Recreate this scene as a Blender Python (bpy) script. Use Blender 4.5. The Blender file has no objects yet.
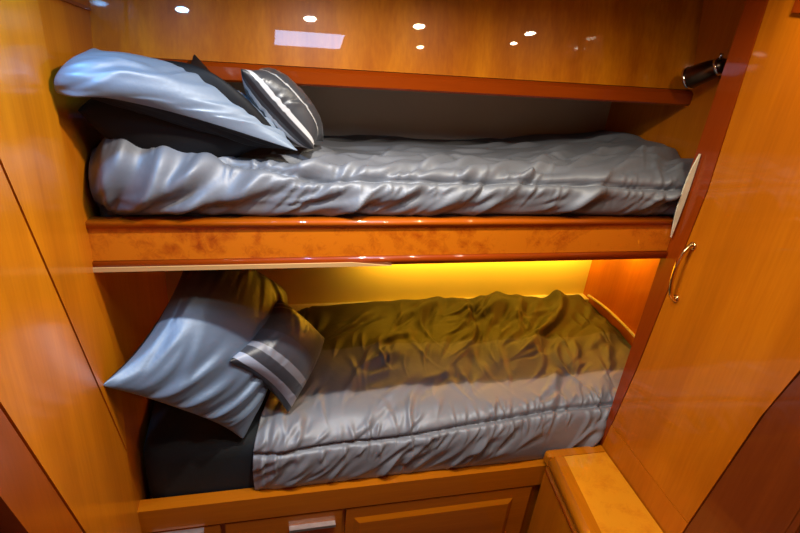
import bpy, bmesh, math
import numpy as np
from mathutils import Vector, Matrix

SC = bpy.context.scene
COL = SC.collection
R = math.radians

# ------------------------------------------------------------------ helpers
def tag(o, label=None, cat=None, group=None, kind=None):
    if label: o['label'] = label
    if cat: o['category'] = cat
    if group: o['group'] = group
    if kind: o['kind'] = kind
    return o

def empty(name, loc):
    o = bpy.data.objects.new(name, None); COL.objects.link(o)
    o.location = loc; o.empty_display_size = .05
    return o

def world_loc(o):
    v = Vector((0, 0, 0))
    while o is not None:
        v += o.location; o = o.parent
    return v

def link(name, me, mat, parent=None, origin=None, smooth=False):
    """me carries world coordinates; shift them to the object's own origin"""
    base = world_loc(parent) if parent else Vector((0, 0, 0))
    org = Vector(origin) if origin is not None else base
    me.transform(Matrix.Translation(-org))
    o = bpy.data.objects.new(name, me); COL.objects.link(o)
    if parent: o.parent = parent
    o.location = org - base
    if mat is not None: me.materials.append(mat)
    if smooth:
        for p in me.polygons: p.use_smooth = True
    return o

def bm_me(name, bm, bevel=0, seg=2):
    if bevel:
        bmesh.ops.bevel(bm, geom=[e for e in bm.edges if len(e.link_faces) == 2 and e.calc_face_angle(0) > .5],
                        offset=bevel, segments=seg, profile=.6, affect='EDGES', clamp_overlap=True)
    bmesh.ops.recalc_face_normals(bm, faces=bm.faces)
    me = bpy.data.meshes.new(name); bm.to_mesh(me); bm.free()
    return me

def hexa(bm, p):
    """8 corners: 4 bottom loop then 4 top loop"""
    v = [bm.verts.new(q) for q in p]
    for f in ((0, 1, 2, 3), (7, 6, 5, 4), (0, 4, 5, 1), (1, 5, 6, 2), (2, 6, 7, 3), (3, 7, 4, 0)):
        bm.faces.new([v[i] for i in f])

def box(bm, x0, x1, y0, y1, z0, z1):
    hexa(bm, [(x0, y0, z0), (x1, y0, z0), (x1, y1, z0), (x0, y1, z0), (x0, y0, z1), (x1, y0, z1), (x1, y1, z1), (x0, y1, z1)])

def prism(bm, prof, d0, d1, fn):
    """extrude a closed 2-D profile between depths d0 and d1; fn(a,b,d)->xyz"""
    A = [bm.verts.new(fn(a, b, d0)) for a, b in prof]
    B = [bm.verts.new(fn(a, b, d1)) for a, b in prof]
    n = len(prof)
    bm.faces.new(A); bm.faces.new(B[::-1])
    for i in range(n):
        bm.faces.new([A[i], B[i], B[(i + 1) % n], A[(i + 1) % n]])

def boxobj(name, b, mat, parent=None, bevel=.003, seg=2, origin=None):
    bm = bmesh.new(); box(bm, *b)
    return link(name, bm_me(name, bm, bevel, seg), mat, parent, origin)

def tube(bm, pts, r, n=12, cap=True):
    pts = [Vector(p) for p in pts]
    rings = []
    up = None
    for i, p in enumerate(pts):
        t = (pts[min(i + 1, len(pts) - 1)] - pts[max(i - 1, 0)]).normalized()
        if up is None:
            up = t.orthogonal().normalized()
        up = (up - t * up.dot(t)).normalized()
        s = t.cross(up)
        rr = r[i] if isinstance(r, (list, tuple)) else r
        rings.append([bm.verts.new(p + (up * math.cos(2 * math.pi * k / n) + s * math.sin(2 * math.pi * k / n)) * rr) for k in range(n)])
    for a, b in zip(rings, rings[1:]):
        for k in range(n):
            bm.faces.new([a[k], a[(k + 1) % n], b[(k + 1) % n], b[k]])
    if cap:
        bm.faces.new(rings[0][::-1]); bm.faces.new(rings[-1])

def tubeobj(name, pts, r, mat, parent=None, n=12, origin=None):
    bm = bmesh.new(); tube(bm, pts, r, n)
    return link(name, bm_me(name, bm), mat, parent, origin, smooth=True)

def bez(ctrl, n=24):
    """Catmull-Rom through control points"""
    P = [np.array(c, float) for c in ctrl]
    P = [2 * P[0] - P[1]] + P + [2 * P[-1] - P[-2]]
    out = []
    for i in range(1, len(P) - 2):
        for k in range(n):
            t = k / n
            out.append(tuple(.5 * ((2 * P[i]) + (-P[i - 1] + P[i + 1]) * t + (2 * P[i - 1] - 5 * P[i] + 4 * P[i + 1] - P[i + 2]) * t * t + (-P[i - 1] + 3 * P[i] - 3 * P[i + 1] + P[i + 2]) * t ** 3)))
    out.append(tuple(P[-2]))
    return out

# ------------------------------------------------------------------ materials
def newmat(name):
    m = bpy.data.materials.new(name); m.use_nodes = True
    nt = m.node_tree; b = nt.nodes['Principled BSDF']
    return m, nt, b

def node(nt, t, **kw):
    n = nt.nodes.new(t)
    for k, v in kw.items():
        if k in n.inputs: n.inputs[k].default_value = v
        else: setattr(n, k, v)
    return n

def ramp(nt, fac, stops):
    r = nt.nodes.new('ShaderNodeValToRGB')
    el = r.color_ramp.elements
    while len(el) < len(stops): el.new(.5)
    for e, (p, c) in zip(el, stops):
        e.position = p; e.color = (*c, 1)
    nt.links.new(fac, r.inputs['Fac'])
    return r.outputs['Color']

def wood(name, dark, mid, light, axis='z', coat=1.0, crough=.05, band=2.2, rough=.35, sq=.06):
    m, nt, b = newmat(name)
    tc = node(nt, 'ShaderNodeTexCoord')
    mp = node(nt, 'ShaderNodeMapping')
    s = {'z': (1, 1, sq), 'x': (sq, 1, 1), 'y': (1, sq, 1)}[axis]
    mp.inputs['Scale'].default_value = s
    nt.links.new(tc.outputs['Object'], mp.inputs['Vector'])
    n1 = node(nt, 'ShaderNodeTexNoise', Scale=band * 3.0, Detail=3.0, Roughness=.5, Distortion=.3)
    n2 = node(nt, 'ShaderNodeTexNoise', Scale=120.0, Detail=4.0, Roughness=.6)
    nt.links.new(mp.outputs['Vector'], n1.inputs['Vector']); nt.links.new(mp.outputs['Vector'], n2.inputs['Vector'])
    mx = node(nt, 'ShaderNodeMath', operation='MULTIPLY_ADD')
    nt.links.new(n2.outputs['Fac'], mx.inputs[0]); mx.inputs[1].default_value = .35
    nt.links.new(n1.outputs['Fac'], mx.inputs[2])
    c = ramp(nt, mx.outputs[0], [(.42, dark), (.66, mid), (.88, light)])
    nt.links.new(c, b.inputs['Base Color'])
    b.inputs['Roughness'].default_value = rough
    b.inputs['Specular IOR Level'].default_value = .12
    b.inputs['Coat Weight'].default_value = coat * .75
    b.inputs['Coat Roughness'].default_value = crough
    b.inputs['Coat IOR'].default_value = 1.5
    return m

WOODV = wood('cherry_vertical', (.42, .105, .0015), (.53, .138, .002), (.63, .180, .003), rough=.5)
WOODR = wood('cherry_red_trim', (.22, .028, .001), (.27, .036, .001), (.32, .046, .0015), 'x')
WOODRV = wood('cherry_red_trim_vertical', (.21, .028, .001), (.26, .035, .001), (.31, .044, .0015), 'z')
WOODX = wood('cherry_horizontal', (.38, .095, .002), (.46, .120, .0025), (.55, .155, .003), 'x')
WOODY = wood('cherry_deep', (.46, .125, .002), (.56, .160, .0025), (.64, .20, .004), 'y')
WOODC = wood('cherry_cabinet', (.36, .080, .001), (.50, .138, .0015), (.64, .205, .003), 'z', band=3.5, crough=.02, sq=.015)

def burl(name, cols, scale=14):
    m, nt, b = newmat(name)
    tc = node(nt, 'ShaderNodeTexCoord')
    n0 = node(nt, 'ShaderNodeTexNoise', Scale=scale * .5, Detail=4.0, Roughness=.6, Distortion=1.2)
    n1 = node(nt, 'ShaderNodeTexNoise', Scale=scale * 3, Detail=6.0, Roughness=.7, Distortion=2.5)
    v = node(nt, 'ShaderNodeTexVoronoi', Scale=scale * 2.2)
    for n in (n0, n1, v): nt.links.new(tc.outputs['Object'], n.inputs['Vector'])
    a = node(nt, 'ShaderNodeMath', operation='MULTIPLY_ADD'); nt.links.new(n1.outputs['Fac'], a.inputs[0]); a.inputs[1].default_value = .6
    nt.links.new(n0.outputs['Fac'], a.inputs[2])
    a2 = node(nt, 'ShaderNodeMath', operation='MULTIPLY_ADD'); nt.links.new(v.outputs['Distance'], a2.inputs[0]); a2.inputs[1].default_value = .22
    nt.links.new(a.outputs[0], a2.inputs[2])
    c = ramp(nt, a2.outputs[0], [(.50, cols[0]), (.72, cols[1]), (.95, cols[2]), (1.0, cols[2])])
    nt.links.new(c, b.inputs['Base Color'])
    b.inputs['Roughness'].default_value = .35
    b.inputs['Coat Weight'].default_value = 1; b.inputs['Coat Roughness'].default_value = .05
    return m

BURL = burl('burl_rail', [(.16, .016, .001), (.44, .080, .0015), (.64, .165, .004)])
BURLT = burl('burl_top', [(.44, .10, .002), (.72, .225, .004), (.82, .31, .008)], 10)

def plain(name, col, rough=.5, metal=0, **kw):
    m, nt, b = newmat(name)
    tc = node(nt, 'ShaderNodeTexCoord')
    n = node(nt, 'ShaderNodeTexNoise', Scale=kw.pop('scale', 30.0), Detail=3.0)
    nt.links.new(tc.outputs['Object'], n.inputs['Vector'])
    d = kw.pop('var', .12)
    c = ramp(nt, n.outputs['Fac'], [(.3, tuple(x * (1 - d) for x in col)), (.7, tuple(min(1, x * (1 + d)) for x in col))])
    nt.links.new(c, b.inputs['Base Color'])
    b.inputs['Roughness'].default_value = rough
    b.inputs['Metallic'].default_value = metal
    for k, v in kw.items(): b.inputs[k.replace('_', ' ')].default_value = v
    return m

VINYL = plain('cream_vinyl', (.60, .50, .33), .5, var=.03, scale=3.0)
CREAM = plain('cream_cloth', (.75, .66, .46), .6)
GROOVE = plain('dark_joint', (.07, .012, .002), .5)
CHROME = plain('chrome', (.75, .72, .68), .12, 1)
SATINM = plain('brushed_metal', (.85, .84, .82), .38, 1)
BRASS = plain('brass', (.80, .52, .20), .18, 1)
BRONZE = plain('dark_bronze', (.10, .06, .035), .28, 1)
FLOORM = plain('dark_carpet', (.05, .03, .02), .9)
CEIL = plain('ceiling_lining', (.12, .035, .004), .45)
DARKW = wood('dark_cherry', (.13, .022, .003), (.17, .03, .004), (.21, .04, .005), 'z')

def satin(name, bands=None, col=(.3, .3, .32), rough=.38, sheen=.25, weave=True, spec=.5, metal=0.0):
    """fabric; bands = list of (v, colour) along UV v for woven stripes or painted shade"""
    m, nt, b = newmat(name)
    tc = node(nt, 'ShaderNodeTexCoord')
    if bands:
        sx = node(nt, 'ShaderNodeSeparateXYZ'); nt.links.new(tc.outputs['UV'], sx.inputs[0])
        c = ramp(nt, sx.outputs['Y'], bands)
    else:
        n = node(nt, 'ShaderNodeTexNoise', Scale=6.0, Detail=2.0)
        nt.links.new(tc.outputs['Object'], n.inputs['Vector'])
        c = ramp(nt, n.outputs['Fac'], [(.3, tuple(x * .93 for x in col)), (.7, tuple(x * 1.07 for x in col))])
    nt.links.new(c, b.inputs['Base Color'])
    b.inputs['Roughness'].default_value = rough
    b.inputs['Specular IOR Level'].default_value = spec
    b.inputs['Metallic'].default_value = metal
    b.inputs['Sheen Weight'].default_value = sheen
    b.inputs['Sheen Roughness'].default_value = .4
    n = node(nt, 'ShaderNodeTexNoise', Scale=55.0, Detail=3.0, Roughness=.55)
    nt.links.new(tc.outputs['Object'], n.inputs['Vector'])
    bp = node(nt, 'ShaderNodeBump', Strength=.12, Distance=.006)
    nt.links.new(n.outputs['Fac'], bp.inputs['Height']); nt.links.new(bp.outputs['Normal'], b.inputs['Normal'])
    return m

def steps(lst, w=.006):
    out = []
    for i, (v, c) in enumerate(lst):
        if i: out.append((v + w, c))
        else: out.append((0, c))
        nxt = lst[i + 1][0] if i + 1 < len(lst) else 1.0
        out.append((max(nxt - w, out[-1][0] + .0005), c))
    return out

# ------------------------------------------------------------------ noise
RNG = np.random.RandomState(7)
PERM = RNG.permutation(512)
GR = RNG.randn(512, 2); GR /= np.linalg.norm(GR, axis=1)[:, None]
def perlin(x, y, seed=0):
    x = np.asarray(x, float) + seed * 17.31; y = np.asarray(y, float) + seed * 9.77
    xi = np.floor(x).astype(int); yi = np.floor(y).astype(int); xf = x - xi; yf = y - yi
    def g(ix, iy, dx, dy):
        h = PERM[(PERM[ix & 511] + iy) & 511]
        return GR[h, 0] * dx + GR[h, 1] * dy
    u = xf ** 3 * (xf * (xf * 6 - 15) + 10); v = yf ** 3 * (yf * (yf * 6 - 15) + 10)
    a = g(xi, yi, xf, yf); b = g(xi + 1, yi, xf - 1, yf); c = g(xi, yi + 1, xf, yf - 1); d = g(xi + 1, yi + 1, xf - 1, yf - 1)
    return ((a + u * (b - a)) * (1 - v) + (c + u * (d - c)) * v) * 1.5

def folds(x, y, ang, wl, stretch=4.0, warp=.5, seed=0, sharp=1.0):
    """long ridges running along direction ang, spacing wl (metres)"""
    ca, sa = math.cos(ang), math.sin(ang)
    a = x * ca + y * sa; b = -x * sa + y * ca
    b = b + warp * wl * perlin(a / (wl * 2.5), b / (wl * 2.5), seed + 5)
    n = perlin(a / (wl * stretch), b / wl, seed)
    r = 1 - np.abs(n) * 1.9
    return np.clip(r, -1, 1) ** 3 * sharp + n * .6

def stroke(X, S, x, s, ang, ln, w, amp, curve=0.0):
    """one soft pleat: a ridge with a furrow along its lower flank, tapering to nothing"""
    m = (np.abs(X - x) < ln * 2.2 + .05) & (np.abs(S - s) < ln * 2.2 + .05)
    out = np.zeros_like(X)
    dx = X[m] - x; ds = S[m] - s
    ca, sa = math.cos(ang), math.sin(ang)
    a = dx * ca + ds * sa; b = -dx * sa + ds * ca + curve * a * a
    ww = w * (1 + .5 * a / ln)
    ww = np.clip(ww, .4 * w, 2 * w)
    out[m] = amp * (np.exp(-(b / ww) ** 2) - .75 * np.exp(-((b - 1.7 * ww) / (1.1 * ww)) ** 2)) * np.exp(-np.abs(a / ln) ** 2.5)
    return out

def pleats(X, S, n, xr, sr, ang, da, ln, w, amp, seed):
    rs = np.random.RandomState(seed); h = np.zeros_like(X)
    for i in range(n):
        x = rs.uniform(*xr); s = sr(x) if callable(sr) else rs.uniform(*sr)
        k = rs.uniform(.5, 1.3)
        h += stroke(X, S, x, s, ang + rs.uniform(-da, da), ln * rs.uniform(.6, 1.4), w * rs.uniform(.7, 1.4), amp * k, rs.uniform(-3, 3))
    return h

def sstep(a, b, x):
    t = np.clip((x - a) / (b - a), 0, 1); return t * t * (3 - 2 * t)

def grid_mesh(name, P, UV=None, close=False):
    n, m = P.shape[:2]
    me = bpy.data.meshes.new(name)
    idx = np.arange(n * m).reshape(n, m)
    q = np.stack([idx[:-1, :-1], idx[1:, :-1], idx[1:, 1:], idx[:-1, 1:]], -1).reshape(-1, 4)
    me.from_pydata([tuple(map(float, p)) for p in P.reshape(-1, 3)], [], [tuple(map(int, f)) for f in q])
    if UV is not None:
        uvl = me.uv_layers.new(name='UVMap')
        flat = UV.reshape(-1, 2)
        li = np.empty(len(me.loops), int); me.loops.foreach_get('vertex_index', li)
        uvl.data.foreach_set('uv', flat[li].ravel())
    for p in me.polygons: p.use_smooth = True
    return me

def normals(P):
    du = np.gradient(P, axis=0); dv = np.gradient(P, axis=1)
    n = np.cross(du, dv); return n / (np.linalg.norm(n, axis=2, keepdims=True) + 1e-9)

# ------------------------------------------------------------------ pillows: inflated cloth bags
def inflate(W, H, n, m, press, its=260, seed=0, slack=1.0):
    xs = np.linspace(-W / 2, W / 2, n); ys = np.linspace(-H / 2, H / 2, m)
    X, Y = np.meshgrid(xs, ys, indexing='ij')
    rs = np.random.RandomState(seed)
    S = []
    for s in (1, -1):
        Z = s * .012 * np.sin(np.pi * (X / W + .5)) * np.sin(np.pi * (Y / H + .5)) + rs.randn(n, m) * .0006
        Z[0] = Z[-1] = 0; Z[:, 0] = Z[:, -1] = 0
        S.append(np.stack([X, Y, Z], -1))
    S = np.array(S); V = np.zeros_like(S)
    dx, dy = W / (n - 1) * slack, H / (m - 1) * slack; dd = math.hypot(dx, dy)
    defs = [((slice(1, None), slice(None)), (slice(None, -1), slice(None)), dx),
            ((slice(None), slice(1, None)), (slice(None), slice(None, -1)), dy),
            ((slice(1, None), slice(1, None)), (slice(None, -1), slice(None, -1)), dd),
            ((slice(1, None), slice(None, -1)), (slice(None, -1), slice(1, None)), dd)]
    for it in range(its):
        N = np.stack([normals(S[0]), -normals(S[1])])
        p = press * min(1, it / 60)
        V = V * .90 + N * p
        Pn = S + V
        for k in range(10):
            D = np.zeros_like(Pn); Cn = np.zeros(Pn.shape[:3])
            for a, b, L in defs:
                A = Pn[(slice(None),) + a]; B = Pn[(slice(None),) + b]
                d = A - B; l = np.linalg.norm(d, axis=3, keepdims=True)
                st = np.where(l > L, 1.0, .25)
                c = d * ((l - L) / l * .5) * st
                D[(slice(None),) + a] -= c; D[(slice(None),) + b] += c
                Cn[(slice(None),) + a] += 1; Cn[(slice(None),) + b] += 1
            Pn = Pn + D / Cn[..., None] * 1.6
            for sl in ((0, slice(None)), (-1, slice(None)), (slice(None), 0), (slice(None), -1)):
                av = (Pn[0][sl] + Pn[1][sl]) / 2; Pn[0][sl] = av; Pn[1][sl] = av
        V = (Pn - S) * .9; S = Pn
    # light smoothing
    for k in range(1):
        T = S.copy()
        T[:, 1:-1, 1:-1] = .6 * S[:, 1:-1, 1:-1] + .1 * (S[:, 2:, 1:-1] + S[:, :-2, 1:-1] + S[:, 1:-1, 2:] + S[:, 1:-1, :-2])
        S = T
    return S, X / W + .5, Y / H + .5

_cache = {}
def bag(key, *a, **k):
    if key not in _cache: _cache[key] = inflate(*a, **k)
    return _cache[key]

def pillow_mesh(name, data, C, thick=1.0, extra=None, flip=1, pinch=0):
    """C: 3x3 control points C[a][b] (Nones filled bilinearly); biquadratic patch carries the bag"""
    S, U, Vv = data
    C = [list(r) for r in C]
    def mid(p, q): return tuple((p[i] + q[i]) / 2 for i in range(3))
    for (i, j), (p, q) in {(1, 0): ((0, 0), (2, 0)), (1, 2): ((0, 2), (2, 2)), (0, 1): ((0, 0), (0, 2)), (2, 1): ((2, 0), (2, 2))}.items():
        if C[i][j] is None: C[i][j] = mid(C[p[0]][p[1]], C[q[0]][q[1]])
    if C[1][1] is None:
        C[1][1] = mid(mid(C[1][0], C[1][2]), mid(C[0][1], C[2][1]))
    C = np.array(C, float)
    # size normalised on the corners
    ex = np.abs(S[..., 0]).max(); ey = np.abs(S[..., 1]).max()
    a = S[..., 0] / ex * .5 + .5; b = S[..., 1] / ey * .5 + .5
    def B(t): return np.stack([(1 - t) * (1 - 2 * t), 4 * t * (1 - t), t * (2 * t - 1)], -1)
    def dB(t): return np.stack([4 * t - 3, 4 - 8 * t, 4 * t - 1], -1)
    Ba, Bb, dA, dBb = B(a), B(b), dB(a), dB(b)
    P = np.einsum('...i,...j,ijk->...k', Ba, Bb, C)
    Ta = np.einsum('...i,...j,ijk->...k', dA, Bb, C); Tb = np.einsum('...i,...j,ijk->...k', Ba, dBb, C)
    N = np.cross(Ta, Tb); N /= np.linalg.norm(N, axis=-1, keepdims=True)
    P = P + N * S[..., 2:3] * thick * flip
    if extra is not None: P = P + N * extra(U, Vv)[None, ..., None] * np.array([1, 1])[:, None, None, None] * flip
    n, m = U.shape
    verts = []; uv = []
    id0 = -np.ones((n, m), int); id1 = -np.ones((n, m), int)
    for i in range(n):
        for j in range(m):
            id0[i, j] = len(verts); verts.append(P[0, i, j]); uv.append((U[i, j], Vv[i, j]))
    for i in range(n):
        for j in range(m):
            if i in (0, n - 1) or j in (0, m - 1): id1[i, j] = id0[i, j]
            else: id1[i, j] = len(verts); verts.append(P[1, i, j]); uv.append((U[i, j], Vv[i, j]))
    faces = []
    for i in range(n - 1):
        for j in range(m - 1):
            faces.append((id0[i, j], id0[i + 1, j], id0[i + 1, j + 1], id0[i, j + 1]))
            faces.append((id1[i, j], id1[i, j + 1], id1[i + 1, j + 1], id1[i + 1, j]))
    me = bpy.data.meshes.new(name)
    me.from_pydata([tuple(map(float, v)) for v in verts], [], [tuple(map(int, f)) for f in faces])
    uvl = me.uv_layers.new(name='UVMap')
    for l in me.loops: uvl.data[l.index].uv = uv[l.vertex_index]
    for k, p in enumerate(me.polygons): p.material_index = k % 2
    me.update()
    bm = bmesh.new(); bm.from_mesh(me); bmesh.ops.recalc_face_normals(bm, faces=bm.faces); bm.to_mesh(me); bm.free()
    return me, P

def add_sub(o, lv=1):
    s = o.modifiers.new('sub', 'SUBSURF'); s.levels = lv; s.render_levels = lv

# ================================================================== DIMENSIONS
XL = .372           # inner face of the bunk's head wall
XP = 1.903          # wardrobe's aisle face / post
XE = 2.245          # foot wall of the lower berth
XU = 2.03           # foot wall of the upper berth
YB = .80            # hull lining behind lower berth
YU = .637           # lining behind upper berth
ZR, ZRB = 1.12, 1.00  # upper rail top / bottom
ZL = .193           # lower rail top
ZF, ZC = -.36, 1.80   # floor, ceiling
YN = -1.75          # cabin wall behind the viewer

# ================================================================== SHELL
tag(boxobj('floor', (-.15, 2.9, YN, 1.2, ZF - .05, ZF), FLOORM, bevel=0), kind='structure')
tag(boxobj('ceiling', (-.15, 2.9, YN, 1.2, ZC, ZC + .05), CEIL, bevel=0), kind='structure')
tag(boxobj('wall_near', (-.15, 2.9, YN - .05, YN, ZF, ZC), WOODV, bevel=0), kind='structure')
# the hull linings
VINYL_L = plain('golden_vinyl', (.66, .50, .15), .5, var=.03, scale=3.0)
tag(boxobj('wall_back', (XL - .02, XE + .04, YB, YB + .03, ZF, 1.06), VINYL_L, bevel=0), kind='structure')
tag(boxobj('wall_back_upper', (XL - .02, XU + .04, YU, YU + .03, 1.06, ZC), VINYL, bevel=0), kind='structure')
tag(boxobj('wall_head', (XL - .03, XL, -.13, YB, ZF, ZC), WOODV, bevel=0), kind='structure')
tag(boxobj('wall_foot', (XE, XE + .03, -.02, YB, ZF, 1.05), WOODV, bevel=0), kind='structure')
tag(boxobj('wall_foot_upper', (XU, XU + .03, 0.0, YU, 1.0, ZC), WOODV, bevel=0), kind='structure')

# left cabin side: bulkhead panel with a scalloped edge, then panels separated by dark joints
def yz_plate(bm, prof, x0, x1):
    prism(bm, prof, x0, x1, lambda a, b, d: (d, a, b))
edge = bez([(-.085, ZC), (-.088, 1.45), (-.10, 1.26), (-.112, 1.16), (-.112, 1.08), (-.085, 1.00), (-.045, .90), (-.010, .80), (.0, .70), (-.018, .56), (-.040, .462)], 8)
edge2 = bez([(-.040, .460), (-.047, .38), (-.044, .22), (-.035, .0), (-.03, ZF)], 8)
def lean(z, y1, z1, k=.36): return y1 - (z - z1) * k
seamA = [(-.042, .462), (lean(ZC, -.255, 1.059), ZC)]
seamB = [(lean(z, -.470, .83, .33), z) for z in (ZF, ZC)]
seamD = [(lean(z, -.60, .90, .30), z) for z in (ZF, ZC)]
bm = bmesh.new(); yz_plate(bm, list(edge) + [seamA[0], seamA[1]], .330, .380)
WOODL = wood('cherry_side', (.42, .112, .0015), (.54, .155, .002), (.66, .205, .003), rough=.5, crough=.16, band=3.0)
pl = link('wall_left', bm_me('wall_left', bm, .003, 3), WOODL); tag(pl, kind='structure')
g = .006
bm = bmesh.new(); yz_plate(bm, [(seamA[1][0] - g, ZC), (-.046, .459)] + edge2[1:] + [(seamB[0][0], ZF), (seamB[1][0], ZC)], .330, .379)
tag(link('wall_left_panel', bm_me('p', bm, .002, 2), WOODL, origin=(.36, -.4, .5)), kind='structure')
bm = bmesh.new(); yz_plate(bm, [(seamB[1][0] - g, ZC), (seamB[0][0] - g, ZF), (seamD[0][0], ZF), (seamD[1][0], ZC)], .330, .378)
tag(link('wall_left_jamb', bm_me('p', bm, .003, 2), wood('cherry_jamb', (.24, .045, .001), (.31, .062, .0015), (.38, .08, .002), crough=.2), origin=(.36, -.6, .5)), kind='structure')
bm = bmesh.new(); yz_plate(bm, [(-.06, ZC), (-.06, ZF), (YN, ZF), (YN, ZC)], .29, .3295)
tag(link('wall_left_backing', bm_me('p', bm), DARKW, origin=(.3, -.8, .5)), kind='structure')
# moulding line on the head wall above the pillow
bm = bmesh.new(); hexa(bm, [(XL, -.04, 1.578), (XL + .006, -.04, 1.578), (XL + .006, .262, 1.530), (XL, .262, 1.530),
                            (XL, -.04, 1.586), (XL + .006, -.04, 1.586), (XL + .006, .262, 1.537), (XL, .262, 1.537)])
tag(link('trim_1', bm_me('trim', bm, .001), WOODRV), kind='structure')
# cream ledge between lining and mattress, lower berth
bm = bmesh.new(); box(bm, XL, XE, .745, YB, .30, .392)
tag(link('trim_2', bm_me('trim', bm, .008, 3), CREAM), kind='structure')

# ================================================================== UPPER BERTH
ub = empty('upper_bunk', (1.2, 0, ZRB))
tag(ub, 'upper bunk shelf with a figured burl front rail edged in red-brown moulding', 'bunk')
bm = bmesh.new(); prism(bm, [(-.016, ZRB + .022), (0.004, ZRB + .022), (.004, ZR - .0155), (-.016, ZR - .0155)], XL, XP - .003, lambda a, b, d: (d, a, b))
link('burl_panel', bm_me('b', bm), BURL, ub)
def lip(name, y0, y1, z0, z1, mat, r):
    bm = bmesh.new(); box(bm, XL, XP - .003, y0, y1, z0, z1)
    return link(name, bm_me(name, bm, r, 5), mat, ub, smooth=True)
lip('top_moulding', -.022, .012, ZR - .015, ZR, wood('cherry_moulding', (.30, .055, .001), (.37, .072, .0015), (.44, .092, .002), 'x'), .005)
lip('bottom_moulding', -.024, .012, ZRB, ZRB + .021, WOODR, .006)
bm = bmesh.new()  # pale tapered strip stands in for a reflection on the moulding
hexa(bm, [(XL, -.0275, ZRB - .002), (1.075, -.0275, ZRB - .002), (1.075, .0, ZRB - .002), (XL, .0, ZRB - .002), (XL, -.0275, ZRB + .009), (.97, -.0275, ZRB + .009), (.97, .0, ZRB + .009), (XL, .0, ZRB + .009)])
q_ = link('reflection_strip', bm_me('l', bm, .001, 2), wood('pale_reflection', (.50, .28, .10), (.58, .34, .13), (.64, .40, .17), 'x'), ub); q_['label'] = 'pale strip painted as a reflection along the left half of the lower edge'
bm = bmesh.new(); box(bm, XL, XU, .012, YU, ZRB + .03, ZRB + .055)
link('base_board', bm_me('b', bm), WOODX, ub)

# ================================================================== LOWER BERTH
lb = empty('lower_bunk', (1.2, 0, ZF))
tag(lb, 'lower bunk base with a cherry front rail, drawers and a locker front below the bedding', 'bunk')
XB = 1.70   # where the step cabinet meets the front
bm = bmesh.new(); prism(bm, [(-.022, .100), (.022, .100), (.022, ZL), (-.022, ZL)], XL, XP - .003, lambda a, b, d: (d, a, b))
link('front_rail', bm_me('r', bm, .008, 4), WOODX, lb)
boxobj('carcass', (XL, XE, -.004, YB - .002, ZF, .08), WOODX, lb, bevel=0)
boxobj('base_board', (XL, XE, .024, YB - .002, .081, .10), WOODX, lb, bevel=0)
def drawer(name, x0, x1, z0, z1, raised=True):
    bm = bmesh.new(); box(bm, x0, x1, -.020, -.0045, z0, z1)
    o = link(name, bm_me(name, bm, .003, 2), WOODX, lb, origin=((x0 + x1) / 2, -.01, z0))
    return o
def pull(par, x0, x1, z, y=-.020):
    bm = bmesh.new()
    box(bm, x0, x1, y - .018, y + .0005, z - .004, z + .003)
    box(bm, x0, x1, y - .018, y - .013, z - .008, z - .003)
    o = link('handle', bm_me('h', bm, .0015, 2), SATINM, par); o['label'] = 'brushed metal bar handle'
d1 = drawer('drawer', XL + .02, .60, -.12, .091); pull(d1, .402, .552, .087)
d2 = drawer('drawer', .615, .985, -.12, .091); pull(d2, .812, .962, .044)
lk = drawer('locker_front', .998, 1.665, -.30, .091)
bm = bmesh.new()   # raised centre panel
z0, z1, x0, x1 = -.27, .046, 1.025, 1.60
hexa(bm, [(x0, -.020, z0), (x1, -.020, z0), (x1, -.020, z1), (x0, -.020, z1), (x0 + .018, -.029, z0 + .018), (x1 - .018, -.029, z0 + .018), (x1 - .018, -.029, z1 - .018), (x0 + .018, -.029, z1 - .018)])
link('raised_panel', bm_me('rp', bm, .002, 2), WOODX, lk)

# mattress, lower: black fitted sheet
def round_box(name, x0, x1, y0, y1, z0, z1, r, mat, seg=6):
    bm = bmesh.new(); box(bm, x0, x1, y0, y1, z0, z1)
    bmesh.ops.bevel(bm, geom=list(bm.edges), offset=r, segments=seg, profile=.5, affect='EDGES', clamp_overlap=True)
    me = bm_me(name, bm); return link(name, me, mat, None, ((x0 + x1) / 2, (y0 + y1) / 2, z0), smooth=True)
BLACKM = satin('black_sheet', col=(.013, .017, .020), rough=.7, sheen=.03, spec=.25)
MX0, MX1 = XL + .012, XE - .006
mat_l = round_box('mattress', XL + .012, XE - .006, .028, .742, .101, .385, .065, BLACKM)
tag(mat_l, 'lower bunk mattress in a black fitted sheet, bare at the pillow end', 'mattress')
pp = tubeobj('piping', bez([(MX1 - .010, .735, .420), (MX1 - .003, .62, .432), (MX1 - .003, .48, .437), (MX1 - .003, .36, .432), (MX1 - .01, .27, .410)], 8), .006, CREAM, mat_l, 8)
pp['label'] = 'thin cream piped edge'
mat_u = round_box('mattress', XL + .012, XU - .006, .020, YU - .006, ZRB + .056, 1.165, .04, satin('navy_sheet', col=(.018, .022, .034), rough=.5))
tag(mat_u, 'upper bunk mattress under the duvet, dark sheet showing at the foot end', 'mattress')

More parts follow.
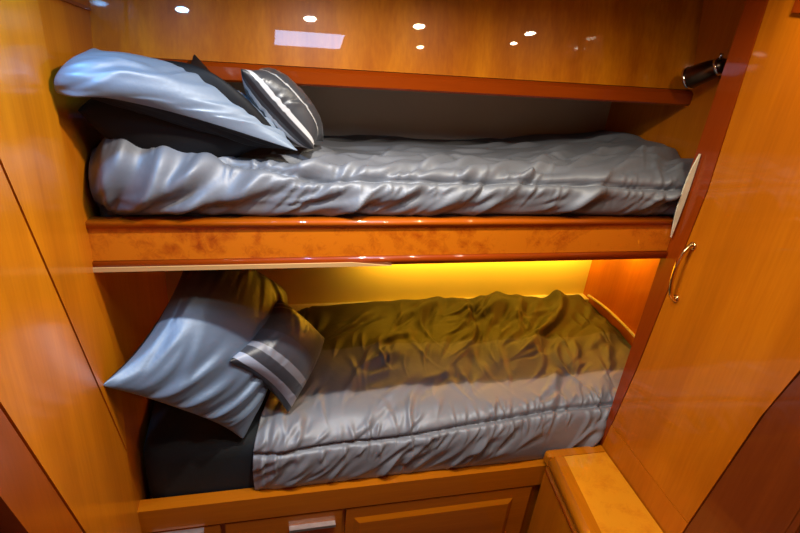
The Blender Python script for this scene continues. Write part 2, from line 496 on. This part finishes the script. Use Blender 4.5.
# ================================================================== DUVETS
def duvet(name, mat, x0f, x0b, x1f, x1b, prof, nx, ns, disp, UVs, edge_r=.03, thick=.0, drop=None):
    """prof: list of (Y,z) from back to front bottom; swept along X with sheared ends, displaced by disp"""
    pts = np.array(bez([(p[0], p[1], 0) for p in prof], 16))[:, :2]
    L = np.r_[0, np.cumsum(np.linalg.norm(np.diff(pts, axis=0), axis=1))]
    s = np.linspace(0, L[-1], ns)
    Y = np.interp(s, L, pts[:, 0]); Z = np.interp(s, L, pts[:, 1])
    t = np.linspace(0, 1, nx)
    T, S_ = np.meshgrid(t, s / L[-1], indexing='ij')
    Yg = np.tile(Y, (nx, 1)); Zg = np.tile(Z, (nx, 1))
    w = np.clip((Yg - Y.min()) / (Y.max() - Y.min()), 0, 1)
    X0 = x0f + (x0b - x0f) * w; X1 = x1f + (x1b - x1f) * w
    Xg = X0 + (X1 - X0) * T
    P = np.stack([Xg, Yg, Zg], -1)
    N = normals(P); N *= np.sign(N[nx // 2, ns // 3, 2])
    sm = S_ * L[-1]
    h = disp(Xg, Yg, sm, L[-1], T, S_)
    # edges close down on what lies below
    P = P + N * h[..., None]
    if drop: P = drop(P, T, S_)
    UV = np.stack([T, UVs(Yg, S_)], -1)
    me = grid_mesh(name, P, UV)
    me.flip_normals() if me.polygons[len(me.polygons) // 2].normal.z < 0 else None
    o = link(name, me, mat, None, (float(P[..., 0].mean()), 0.3, float(P[..., 2].min())))
    so = o.modifiers.new('thick', 'SOLIDIFY'); so.thickness = .008; so.offset = -1
    return o, P

# --- lower duvet
def disp_low(X, Y, s, L, T, S):
    h = .012 * perlin(X * 2.6, s * 3.5, 1) + .005 * perlin(X * 7, s * 7, 2)
    seam = lambda x: L - (.150 + .060 * float(sstep(.7, 1.95, x)))
    ss = L - (.150 + .060 * sstep(.7, 1.95, X)) + .007 * perlin(X * 4, X * 0, 11)
    d = s - ss
    # soft crumples over the whole top
    h += pleats(X, s, 46, (.72, 2.2), (.03, L - .22), R(-60), R(22), .11, .018, .0085, 101)
    h += pleats(X, s, 60, (.72, 2.2), (.20, L - .20), R(-72), R(30), .06, .009, .0042, 102)
    # heavy folds towards the foot, running down from the far edge
    h += pleats(X, s, 16, (1.35, 2.2), (.05, .38), R(-58), R(16), .17, .030, .013, 103)
    h += pleats(X, s, 18, (1.5, 2.2), (.05, .45), R(-65), R(30), .09, .016, .005, 104)
    h += .028 * np.exp(-((Y - .70) / .10) ** 2) * (np.exp(-((X - 1.78) / .10) ** 2) + .6 * np.exp(-((X - 1.45) / .16) ** 2) + .5 * np.exp(-((X - 2.1) / .08) ** 2))
    # stitched seam near the crest, puckered on both sides
    h += -.013 * np.exp(-(d / .007) ** 2) + .004 * np.exp(-((np.abs(d) - .028) / .020) ** 2)
    h += pleats(X, s, 60, (.72, 2.2), lambda x: seam(x) - .030, R(-68), R(34), .036, .0062, .0040, 105)
    h += pleats(X, s, 60, (.72, 2.2), lambda x: seam(x) + .028, R(-70), R(28), .030, .0060, .0042, 106)
    # drape of the front face
    h += pleats(X, s, 44, (.72, 2.2), (L - .15, L - .03), R(-50), R(18), .075, .011, .0085, 107)
    h -= .010 * np.exp(-(d / .0055) ** 2)
    h += -.006 * np.exp(-((T - .025) / .006) ** 2)
    h -= .012 * sstep(.03, 0, T) + .035 * sstep(.955, .995, T)
    h *= 1 - .7 * sstep(.96, 1, S)
    return h
def drop_low(P, T, S):
    # foot end tucks down at the far right
    k = sstep(.95, 1.0, T)
    P[..., 2] -= k * .05 * sstep(.2, -.0, S) * 0
    return P
prof_low = [(.765, .392), (.74, .415), (.66, .428), (.50, .425), (.30, .420), (.14, .418), (.06, .405), (.012, .365), (-.006, .30), (-.004, .235), (.006, .197)]
DUV_L = satin('duvet_painted_shade', bands=[(0, (.032, .032, .034)), (.455, (.042, .044, .048)), (.465, (.085, .096, .116)), (.60, (.10, .114, .14)), (.765, (.12, .134, .16)), (.775, (.235, .245, .27)), (1, (.235, .245, .27))], rough=.52, sheen=.05, metal=.2, spec=.6)  # darker bands paint the shade cast by the upper bunk
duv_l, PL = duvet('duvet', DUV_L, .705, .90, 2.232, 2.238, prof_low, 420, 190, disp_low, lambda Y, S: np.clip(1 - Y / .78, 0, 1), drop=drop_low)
tag(duv_l, 'crumpled satin duvet in silver grey with painted bands of shade spread over the lower bunk', 'duvet')

# --- upper duvet
def disp_up(X, Y, s, L, T, S):
    h = .010 * perlin(X * 3.5, s * 5, 31) + .004 * perlin(X * 8, s * 8, 32)
    off = lambda x: .165 - .060 * float(sstep(.5, .95, x)) - .012 * float(sstep(1.2, 1.9, x))
    seam = lambda x: L - off(x)
    ss = L - (.165 - .060 * sstep(.5, .95, X) - .012 * sstep(1.2, 1.9, X)) + .006 * perlin(X * 5, X * 0, 41)
    d = s - ss
    # long slanting folds of the hanging front
    h += pleats(X, s, 34, (.40, 2.0), (L - .09, L - .015), R(-36), R(12), .085, .016, .0100, 201)
    h += pleats(X, s, 60, (.40, 2.0), (L - .10, L - .01), R(-42), R(18), .05, .008, .0045, 202)
    # crumples on the top
    h += pleats(X, s, 44, (.80, 2.0), (L - .32, L - .13), R(-30), R(16), .09, .014, .0120, 203)
    h += pleats(X, s, 50, (.80, 2.0), (.02, L - .20), R(-20), R(22), .07, .013, .0070, 204)
    h += -.012 * np.exp(-(d / .006) ** 2) + .005 * np.exp(-((np.abs(d) - .022) / .015) ** 2)
    h += pleats(X, s, 56, (.42, 2.0), lambda x: seam(x) - .022, R(-60), R(25), .022, .0055, .0026, 205)
    h += pleats(X, s, 56, (.42, 2.0), lambda x: seam(x) + .022, R(-60), R(25), .022, .0055, .0026, 206)
    # swirl at the pillow end
    for x_, s_, a_, l_, w_, am in ((.46, L - .12, -70, .10, .018, .014), (.52, L - .08, -55, .09, .015, .013), (.60, L - .10, -38, .11, .017, .013), (.70, L - .07, -30, .10, .018, .011), (.42, L - .06, -85, .06, .012, .010)):
        h += stroke(X, s, x_, s_, R(a_), l_, w_, am, 2.5)
    h -= .008 * np.exp(-(d / .005) ** 2)
    h += .062 * sstep(.74, .46, X) * sstep(1.0, .80, S)
    h += .030 * np.exp(-((X - 1.97) / .09) ** 2) * np.exp(-((Y - .46) / .13) ** 2)
    h += .034 * sstep(1.45, 1.9, X) * sstep(.86, .66, S)
    h *= 1 - .6 * sstep(.95, 1, S)
    return h
def drop_up(P, T, S):
    X0 = XL + .008
    k = sstep(.045, 0, T)
    P[..., 2] -= k ** 2 * .055 * sstep(1.0, .75, S)
    P[..., 1] += k ** 2 * .05 * sstep(.5, .8, S)
    return P
prof_up = [(.620, 1.158), (.60, 1.172), (.50, 1.186), (.35, 1.205), (.20, 1.222), (.10, 1.235), (.035, 1.232), (.002, 1.205), (-.008, 1.17), (-.002, 1.14), (.010, 1.122)]
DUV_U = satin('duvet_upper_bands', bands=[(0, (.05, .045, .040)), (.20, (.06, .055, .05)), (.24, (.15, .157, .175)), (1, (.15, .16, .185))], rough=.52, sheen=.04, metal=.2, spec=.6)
duv_u, PU = duvet('duvet', DUV_U, XL + .010, XL + .012, XU - .012, XU - .014, prof_up, 420, 150, disp_up, lambda Y, S: np.clip(1 - Y / .62, 0, 1), drop=drop_up)
tag(duv_u, 'wrinkled grey satin duvet covering the upper bunk, tucked behind its rail', 'duvet')

# ================================================================== PILLOWS
big = bag('big', .70, .48, 60, 42, .00034, 240, 1)
big2 = bag('big2', .70, .48, 48, 34, .00040, 220, 5)
sm = bag('small', .40, .36, 44, 40, .00042, 240, 3)
BLUE = satin('sham_slate_satin', col=(.19, .235, .30), rough=.46, sheen=.04, metal=.2, spec=.6)
BLACKP = satin('black_pillowcase', col=(.006, .006, .007), rough=.65, sheen=.0, spec=.25)
def pil(name, data, C, mat, label, group=None, thick=1, extra=None, flip=1, cat='pillow', back=None):
    me, P = pillow_mesh(name, data, C, thick, extra, flip)
    c = P.reshape(-1, 3)
    o = link(name, me, mat, None, (float(c[:, 0].mean()), float(c[:, 1].mean()), float(c[:, 2].min())), smooth=True)
    o.data.materials.append(back or mat)
    add_sub(o); tag(o, label, cat, group); return o
def creases(seed, W, H, n, ang, da, ln, w, amp, more=()):
    def f(U, V):
        X, S = U * W, V * H
        e = np.minimum(np.minimum(X, W - X), np.minimum(S, H - S))
        h = pleats(X, S, n, (.03, W - .03), (.03, H - .03), ang, da, ln, w, amp, seed)
        for q in more: h = h + stroke(X, S, q[0], q[1], R(q[2]), q[3], q[4], q[5], 1.5)
        return h * np.clip(e / .03, 0, 1)
    return f

# upper berth
pil('pillow', big2, [[(.388, -.01, 1.362), None, (.384, .16, 1.392)], [(.60, .0, 1.315), (.60, .10, 1.335), (.52, .20, 1.405)], [(.815, .06, 1.285), None, (.600, .222, 1.458)]],
    BLACKP, 'black pillow squashed beneath the slate blue satin pillow on the upper bunk', thick=.78)
pil('pillow', big, [[(.388, -.100, 1.412), (.380, -.095, 1.462), (.400, .10, 1.442)], [(.565, -.040, 1.365), (.585, .04, 1.388), (.60, .19, 1.385)], [(.842, .035, 1.275), (.81, .12, 1.285), (.76, .20, 1.295)]],
    BLUE, 'slate blue satin pillow lying on a black pillow in the upper bunk', thick=.34, back=BLACKP,
    extra=creases(51, .70, .48, 26, R(12), R(30), .07, .014, .0045, [(.62, .10, 20, .10, .012, .010), (.60, .16, 35, .09, .012, .008), (.56, .06, 8, .12, .012, .009), (.06, .40, -60, .08, .016, .012)]))
# lower berth
SHAM_SHADED = satin('sham_slate_painted_shade', bands=[(0, (.15, .215, .31)), (.50, (.13, .185, .27)), (.70, (.035, .040, .05)), (.80, (.012, .012, .014)), (1, (.012, .012, .014))], rough=.46, sheen=.04, metal=.2, spec=.6)  # black upper part paints the shade beneath the upper bunk
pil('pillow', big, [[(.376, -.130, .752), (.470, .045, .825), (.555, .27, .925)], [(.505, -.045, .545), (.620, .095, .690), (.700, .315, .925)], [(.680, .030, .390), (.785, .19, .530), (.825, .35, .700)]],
    SHAM_SHADED, 'large satin pillow in slate blue with shade painted black over its top, propped in the lower bunk', thick=.46, back=BLACKP,
    extra=creases(61, .70, .48, 30, R(72), R(22), .075, .013, .0045, [(.20, .08, 62, .10, .014, .011), (.33, .10, 58, .12, .015, .012), (.46, .09, 66, .11, .013, .011), (.58, .10, 75, .10, .013, .010), (.27, .17, 50, .08, .012, .008), (.52, .20, 52, .09, .014, .008)]))

def stripe_mat(name, lst):
    return satin(name, bands=steps(lst, .003), rough=.38, sheen=.05)
a1, a2 = (.050, .054, .068), (.028, .030, .038)
CUSH_L = stripe_mat('cushion_lower_stripes', [(0, a2), (.07, (.36, .41, .52)), (.165, a1), (.27, (.22, .23, .27)), (.34, a1), (.52, (.040, .036, .036)), (.84, (.20, .17, .15)), (.855, (.035, .032, .032)), (.90, (.20, .17, .15)), (.915, a2)])
b1, b2 = (.042, .042, .046), (.012, .012, .014)
CUSH_U = stripe_mat('cushion_upper_stripes', [(0, b2), (.03, b1), (.075, (.48, .47, .46)), (.13, b1), (.34, (.36, .35, .34)), (.365, b1), (.90, b2)])
pil('cushion', sm, [[(.652, .005, .700), None, (.795, .235, .758)], [(.740, .050, .560), (.800, .155, .628), (.878, .275, .668)], [(.815, .088, .425), None, (.950, .315, .545)]],
    CUSH_L, 'small dark cushion with pale stripes resting on the lower bunk', thick=.66, cat='cushion', extra=creases(71, .4, .36, 26, R(90), R(20), .03, .006, .0026))
pil('cushion', sm, [[(.712, .065, 1.452), None, (.752, .165, 1.438)], [(.782, .045, 1.362), (.81, .11, 1.362), (.832, .165, 1.372)], [(.876, .055, 1.275), None, (.912, .165, 1.265)]],
    CUSH_U, 'small black and grey cushion with white stripes leaning by the upper pillows', thick=.48, cat='cushion', extra=creases(81, .4, .36, 30, R(90), R(20), .03, .006, .0032))

# ================================================================== OVERHEAD CABINET
TA = R(13.3); YC, Z0 = .249, 1.437
oc = empty('overhead_cabinet', (1.2, YC, Z0))
tag(oc, 'glossy cherry overhead cabinet with a leaning front above the upper bunk', 'cabinet')
ZT = ZC - .002
dy = (ZT - Z0) * math.tan(TA)
bm = bmesh.new(); hexa(bm, [(XL, YC, Z0), (XU, YC, Z0), (XU, YU, Z0), (XL, YU, Z0), (XL, YC + dy, ZT), (XU, YC + dy, ZT), (XU, YU, ZT), (XL, YU, ZT)])
link('body', bm_me('body', bm), WOODC, oc)
bm = bmesh.new(); prism(bm, [(YC - .020, 1.398), (YC - .014, 1.392), (YU - .001, 1.392), (YU - .001, Z0 - .001), (YC - .008, Z0 - .001), (YC - .020, 1.428)], XL, XU, lambda a, b, d: (d, a, b))
link('lip_moulding', bm_me('lip', bm, .004, 3), WOODR, oc)

# ================================================================== WARDROBE (right)
wd = empty('wardrobe', (XP, -.2, ZF))
tag(wd, 'tall glossy cherry wardrobe on the right with one full-height door', 'wardrobe')

def face_plate(name, prof, x0, x1, mat, par, bev=.002, seg=2, origin=None):
    bm = bmesh.new(); prism(bm, prof, x0, x1, lambda a, b, d: (d, a, b))
    return link(name, bm_me(name, bm, bev, seg), mat, par, origin)
def sy(z):       # slanting edge between the red stile and the door
    return float(np.interp(z, [-.4, .239, .62, 1.233, 1.692, 1.8], [-.012, -.014, -.052, -.083, -.064, -.055]))
def ny(z):       # near edge of the door
    return float(np.interp(z, [-.4, .355, .829, .966, 1.8], [-.36, -.425, -.480, -.510, -.66]))
ZD = .362
zs = [ZF, .0, .239, .45, .62, .80, 1.0, 1.233, 1.45, 1.692, ZC]
bm = bmesh.new(); box(bm, XP + .022, 2.6, -.66, -.026, ZF, ZC)
link('body', bm_me('wb', bm), DARKW, wd)
face_plate('stile', [(-.002, z) for z in zs] + [(sy(z) - .001, z) for z in zs[::-1]], XP - .002, XP + .020, WOODRV, wd, .003, 3)
zd = [ZD, .45, .62, .80, 1.0, 1.233, 1.45, 1.692, ZC - .01]
door = face_plate('door', [(sy(z) - .003, z) for z in zd] + [(ny(z), z) for z in zd[::-1]], XP, XP + .020, WOODV, wd, .002, 2, (XP, -.25, .9))
face_plate('plinth_panel', [(-.014, ZF), (-.015, ZD - .003), (ny(ZD), ZD - .003), (ny(ZF), ZF)], XP, XP + .020, WOODV, wd, .001, 1)
zn = [ZF, .355, .829, .966, ZC]
o = face_plate('near_stile', [(ny(z) - .003, z) for z in zn] + [(-.66, z) for z in zn[:0:-1]] + [(-.63, ZF)], XP + .004, XP + .020, DARKW, wd, .001, 1)
boxobj('top_rail', (XP - .010, XP - .0005, -.60, -.150, 1.668, ZC - .002), WOODRV, wd, bevel=.003)
bm = bmesh.new()
tube(bm, bez([(XP - .001, -.104, 1.078), (XP - .010, -.104, 1.079), (XP - .026, -.105, 1.060), (XP - .034, -.106, 1.03), (XP - .036, -.107, .996), (XP - .034, -.108, .962), (XP - .026, -.109, .932), (XP - .010, -.110, .914), (XP - .001, -.110, .914)], 6),
     [.0075] * 6 + [.0058] * 37 + [.0075] * 6, 12)
h = link('handle', bm_me('h', bm), BRASS, door, smooth=True); h['label'] = 'slim brass bow handle'
for y, z in ((-.104, 1.078), (-.110, .914)):
    tubeobj('handle_foot', [(XP - .006, y, z), (XP + .0005, y, z)], .011, BRASS, h, 20)
# cream crescent guard on the post edge, just above the rail
bm = bmesh.new()
cr = bez([(1.891, 1.314), (1.880, 1.264), (1.876, 1.198), (1.878, 1.139), (1.888, 1.070)], 8) + bez([(1.889, 1.070), (1.893, 1.14), (1.895, 1.21), (1.894, 1.314)], 8)
prism(bm, cr, -.030, -.0255, lambda a, b, d: (a, d, b))
g_ = link('edge_guard', bm_me('g', bm, .002, 2), CREAM, wd); g_['label'] = 'curved cream edge guard'
tag(boxobj('wall_right', (2.6, 2.65, YN, 1.2, ZF, ZC), DARKW, bevel=0), kind='structure')
tag(boxobj('wall_right_near', (XP + .03, 2.6, -.72, -.665, ZF, ZC), WOODV, bevel=0), kind='structure')

# ================================================================== STEP CABINET
st = empty('step_cabinet', (1.79, -.4, ZF))
tag(st, 'low cherry step cabinet with a rounded edge and bright burl top', 'cabinet')
def lx(y): return 1.690 + (y + .005) * .105      # left side runs slightly outwards
YE = -.95
bm = bmesh.new()
hexa(bm, [(lx(-.03) + .004, -.030, ZF), (lx(YE) + .004, YE, ZF), (1.898, YE, ZF), (1.898, -.030, ZF),
          (lx(-.03) + .004, -.030, .205), (lx(YE) + .004, YE, .205), (1.898, YE, .205), (1.898, -.030, .205)])
link('body', bm_me('b', bm, .002), WOODV, st)
bm = bmesh.new()   # bullnose border, an L around the inlay
zt = .256
hexa(bm, [(lx(-.042) - .004, -.046, .207), (lx(YE) - .004, YE, .207), (lx(YE) + .052, YE, .207), (lx(-.046) + .052, -.046, .207),
          (lx(-.042) - .004, -.046, zt), (lx(YE) - .004, YE, zt), (lx(YE) + .052, YE, zt), (lx(-.046) + .052, -.046, zt)])
me = bm_me('b', bm); bm = bmesh.new(); bm.from_mesh(me)
el = [e for e in bm.edges if all(v.co.x < lx(v.co.y) + .01 for v in e.verts) and abs(e.verts[0].co.y - e.verts[1].co.y) > .3]
bmesh.ops.bevel(bm, geom=el, offset=.022, segments=8, profile=.5, affect='EDGES', clamp_overlap=True)
link('side_edging', bm_me('b', bm), WOODY, st, smooth=False)
for p in st.children[-1].data.polygons: p.use_smooth = abs(p.normal.y) < .9 and p.area < .02
bm = bmesh.new(); box(bm, lx(-.02) - .006, 1.899, -.045, -.004, .207, zt)
el = [e for e in bm.edges if abs(e.verts[0].co.x - e.verts[1].co.x) > .1 and e.verts[0].co.y > -.01 and e.verts[0].co.z > .25 or
      all(v.co.x < 1.72 for v in e.verts)]
bmesh.ops.bevel(bm, geom=el, offset=.016, segments=6, profile=.5, affect='EDGES', clamp_overlap=True)
link('back_edging', bm_me('b', bm), WOODY, st)
bm = bmesh.new()
hexa(bm, [(lx(-.047) + .0525, -.0465, .207), (lx(YE) + .0525, YE, .207), (1.8985, YE, .207), (1.8985, -.0465, .207),
          (lx(-.047) + .0525, -.0465, zt - .001), (lx(YE) + .0525, YE, zt - .001), (1.8985, YE, zt - .001), (1.8985, -.0465, zt - .001)])
link('burl_inlay', bm_me('b', bm), BURLT, st)
bm = bmesh.new()
hexa(bm, [(lx(-.03) - .001, -.034, .185), (lx(YE) - .001, YE, .185), (lx(YE) + .0035, YE, .185), (lx(-.03) + .0035, -.034, .185),
          (lx(-.03) - .001, -.034, .191), (lx(YE) - .001, YE, .191), (lx(YE) + .0035, YE, .191), (lx(-.03) + .0035, -.034, .191)])
link('bead', bm_me('b', bm), BRASS, st)

# ================================================================== READING LAMP
rl = empty('reading_lamp', (XU, .10, 1.50))
tag(rl, 'small dark bronze reading lamp mounted on the foot wall of the upper bunk', 'lamp')
tubeobj('base', [(XU - .0005, .115, 1.515), (XU - .012, .115, 1.515), (XU - .016, .115, 1.515)], [.034, .032, .022], BRONZE, rl, 28)
tubeobj('arm', bez([(XU - .014, .115, 1.515), (XU - .035, .118, 1.518), (XU - .048, .128, 1.510)], 8), .007, CHROME, rl, 12)
tubeobj('shade', [(XU - .036, .095, 1.530), (XU - .040, .105, 1.526), (XU - .052, .135, 1.508), (XU - .068, .185, 1.478), (XU - .069, .189, 1.476)], [.014, .022, .027, .031, .028], BRONZE, rl, 28)
tubeobj('collar', [(XU - .0412, .108, 1.5245), (XU - .0445, .117, 1.519)], .0245, CHROME, rl, 28)
tubeobj('rim', [(XU - .0665, .182, 1.4797), (XU - .0690, .1885, 1.4760)], .0325, CHROME, rl, 28)
tubeobj('switch', [(XU - .052, .110, 1.542), (XU - .053, .108, 1.556)], .005, CHROME, rl, 12)

# ================================================================== LIGHTS
def area(name, loc, size, power, col, sy=None, rot=(0, 0, 0), spread=180):
    l = bpy.data.lights.new(name, 'AREA'); l.energy = power; l.color = col
    l.shape = 'RECTANGLE' if sy else 'DISK'; l.size = size
    if sy: l.size_y = sy
    l.spread = R(spread)
    o = bpy.data.objects.new(name, l); COL.objects.link(o); o.location = loc; o.rotation_euler = rot
    return o
WARM = (1.0, .85, .60)
NEUT = (1.0, .92, .80)
for x, y, p, c in [(.50, -.318, 3.4, (.20, .52, 1.0)), (.93, -.310, 8.4, NEUT), (1.33, -.300, 3.2, WARM), (1.77, -.285, 1.1, WARM)]:
    area('downlight', (x, y, ZC - .004), .042, p, c, spread=150)
for x, y, p in [(1.39, -.50, .6), (1.75, -.39, .5)]:
    area('downlight', (x, y, ZC - .004), .026, p, WARM)
area('downlight', (1.08, -.65, ZC - .004), .060, 2.6, NEUT, spread=130)
area('hatch_daylight', (.94, -.50, ZC - .006), .26, 2.6, (.40, .62, 1.0), .15)
area('doorway_daylight', (.62, YN + .02, .95), .40, .6, (.45, .66, 1.0), .8, (R(90), 0, 0))
area('aisle_light', (1.15, -1.35, ZC - .004), .06, .4, (1.0, .74, .42), spread=150)
area('berth_strip', (1.70, .70, .69), 1.05, 6.5, (1.0, .60, .05), .03, (R(72), 0, 0), 150)
l = bpy.data.lights.new('berth_lamp', 'POINT'); l.energy = 2.6; l.color = (1.0, .50, .02); l.shadow_soft_size = .015
o = bpy.data.objects.new('berth_lamp', l); COL.objects.link(o); o.location = (2.20, .54, .80)

w = bpy.data.worlds.new('world'); SC.world = w; w.use_nodes = True
w.node_tree.nodes['Background'].inputs[0].default_value = (.05, .04, .035, 1)
w.node_tree.nodes['Background'].inputs[1].default_value = .3

# ================================================================== CAMERA
cam = bpy.data.cameras.new('camera'); co = bpy.data.objects.new('camera', cam); COL.objects.link(co)
cam.sensor_width = 36; cam.lens = 560 / 800 * 36; cam.clip_start = .01
fw = Vector((0.23202366, 0.86178407, -0.45110224)); rt = Vector((0.97245597, -0.21611154, 0.08732235)); up = Vector((0.02223539, 0.45893792, 0.88819005))
co.matrix_world = Matrix(((rt.x, up.x, -fw.x, .759), (rt.y, up.y, -fw.y, -1.282), (rt.z, up.z, -fw.z, 1.652), (0, 0, 0, 1)))
SC.camera = co
SC.view_settings.view_transform = 'Standard'; SC.view_settings.look = 'None'
SC.view_settings.exposure = 0.0; SC.view_settings.gamma = 1; SC.view_settings.use_curve_mapping = False
SC.cycles.max_bounces = 10; SC.cycles.diffuse_bounces = 5; SC.cycles.glossy_bounces = 5
SC.cycles.use_denoising = True
SC.cycles.sample_clamp_indirect = 6
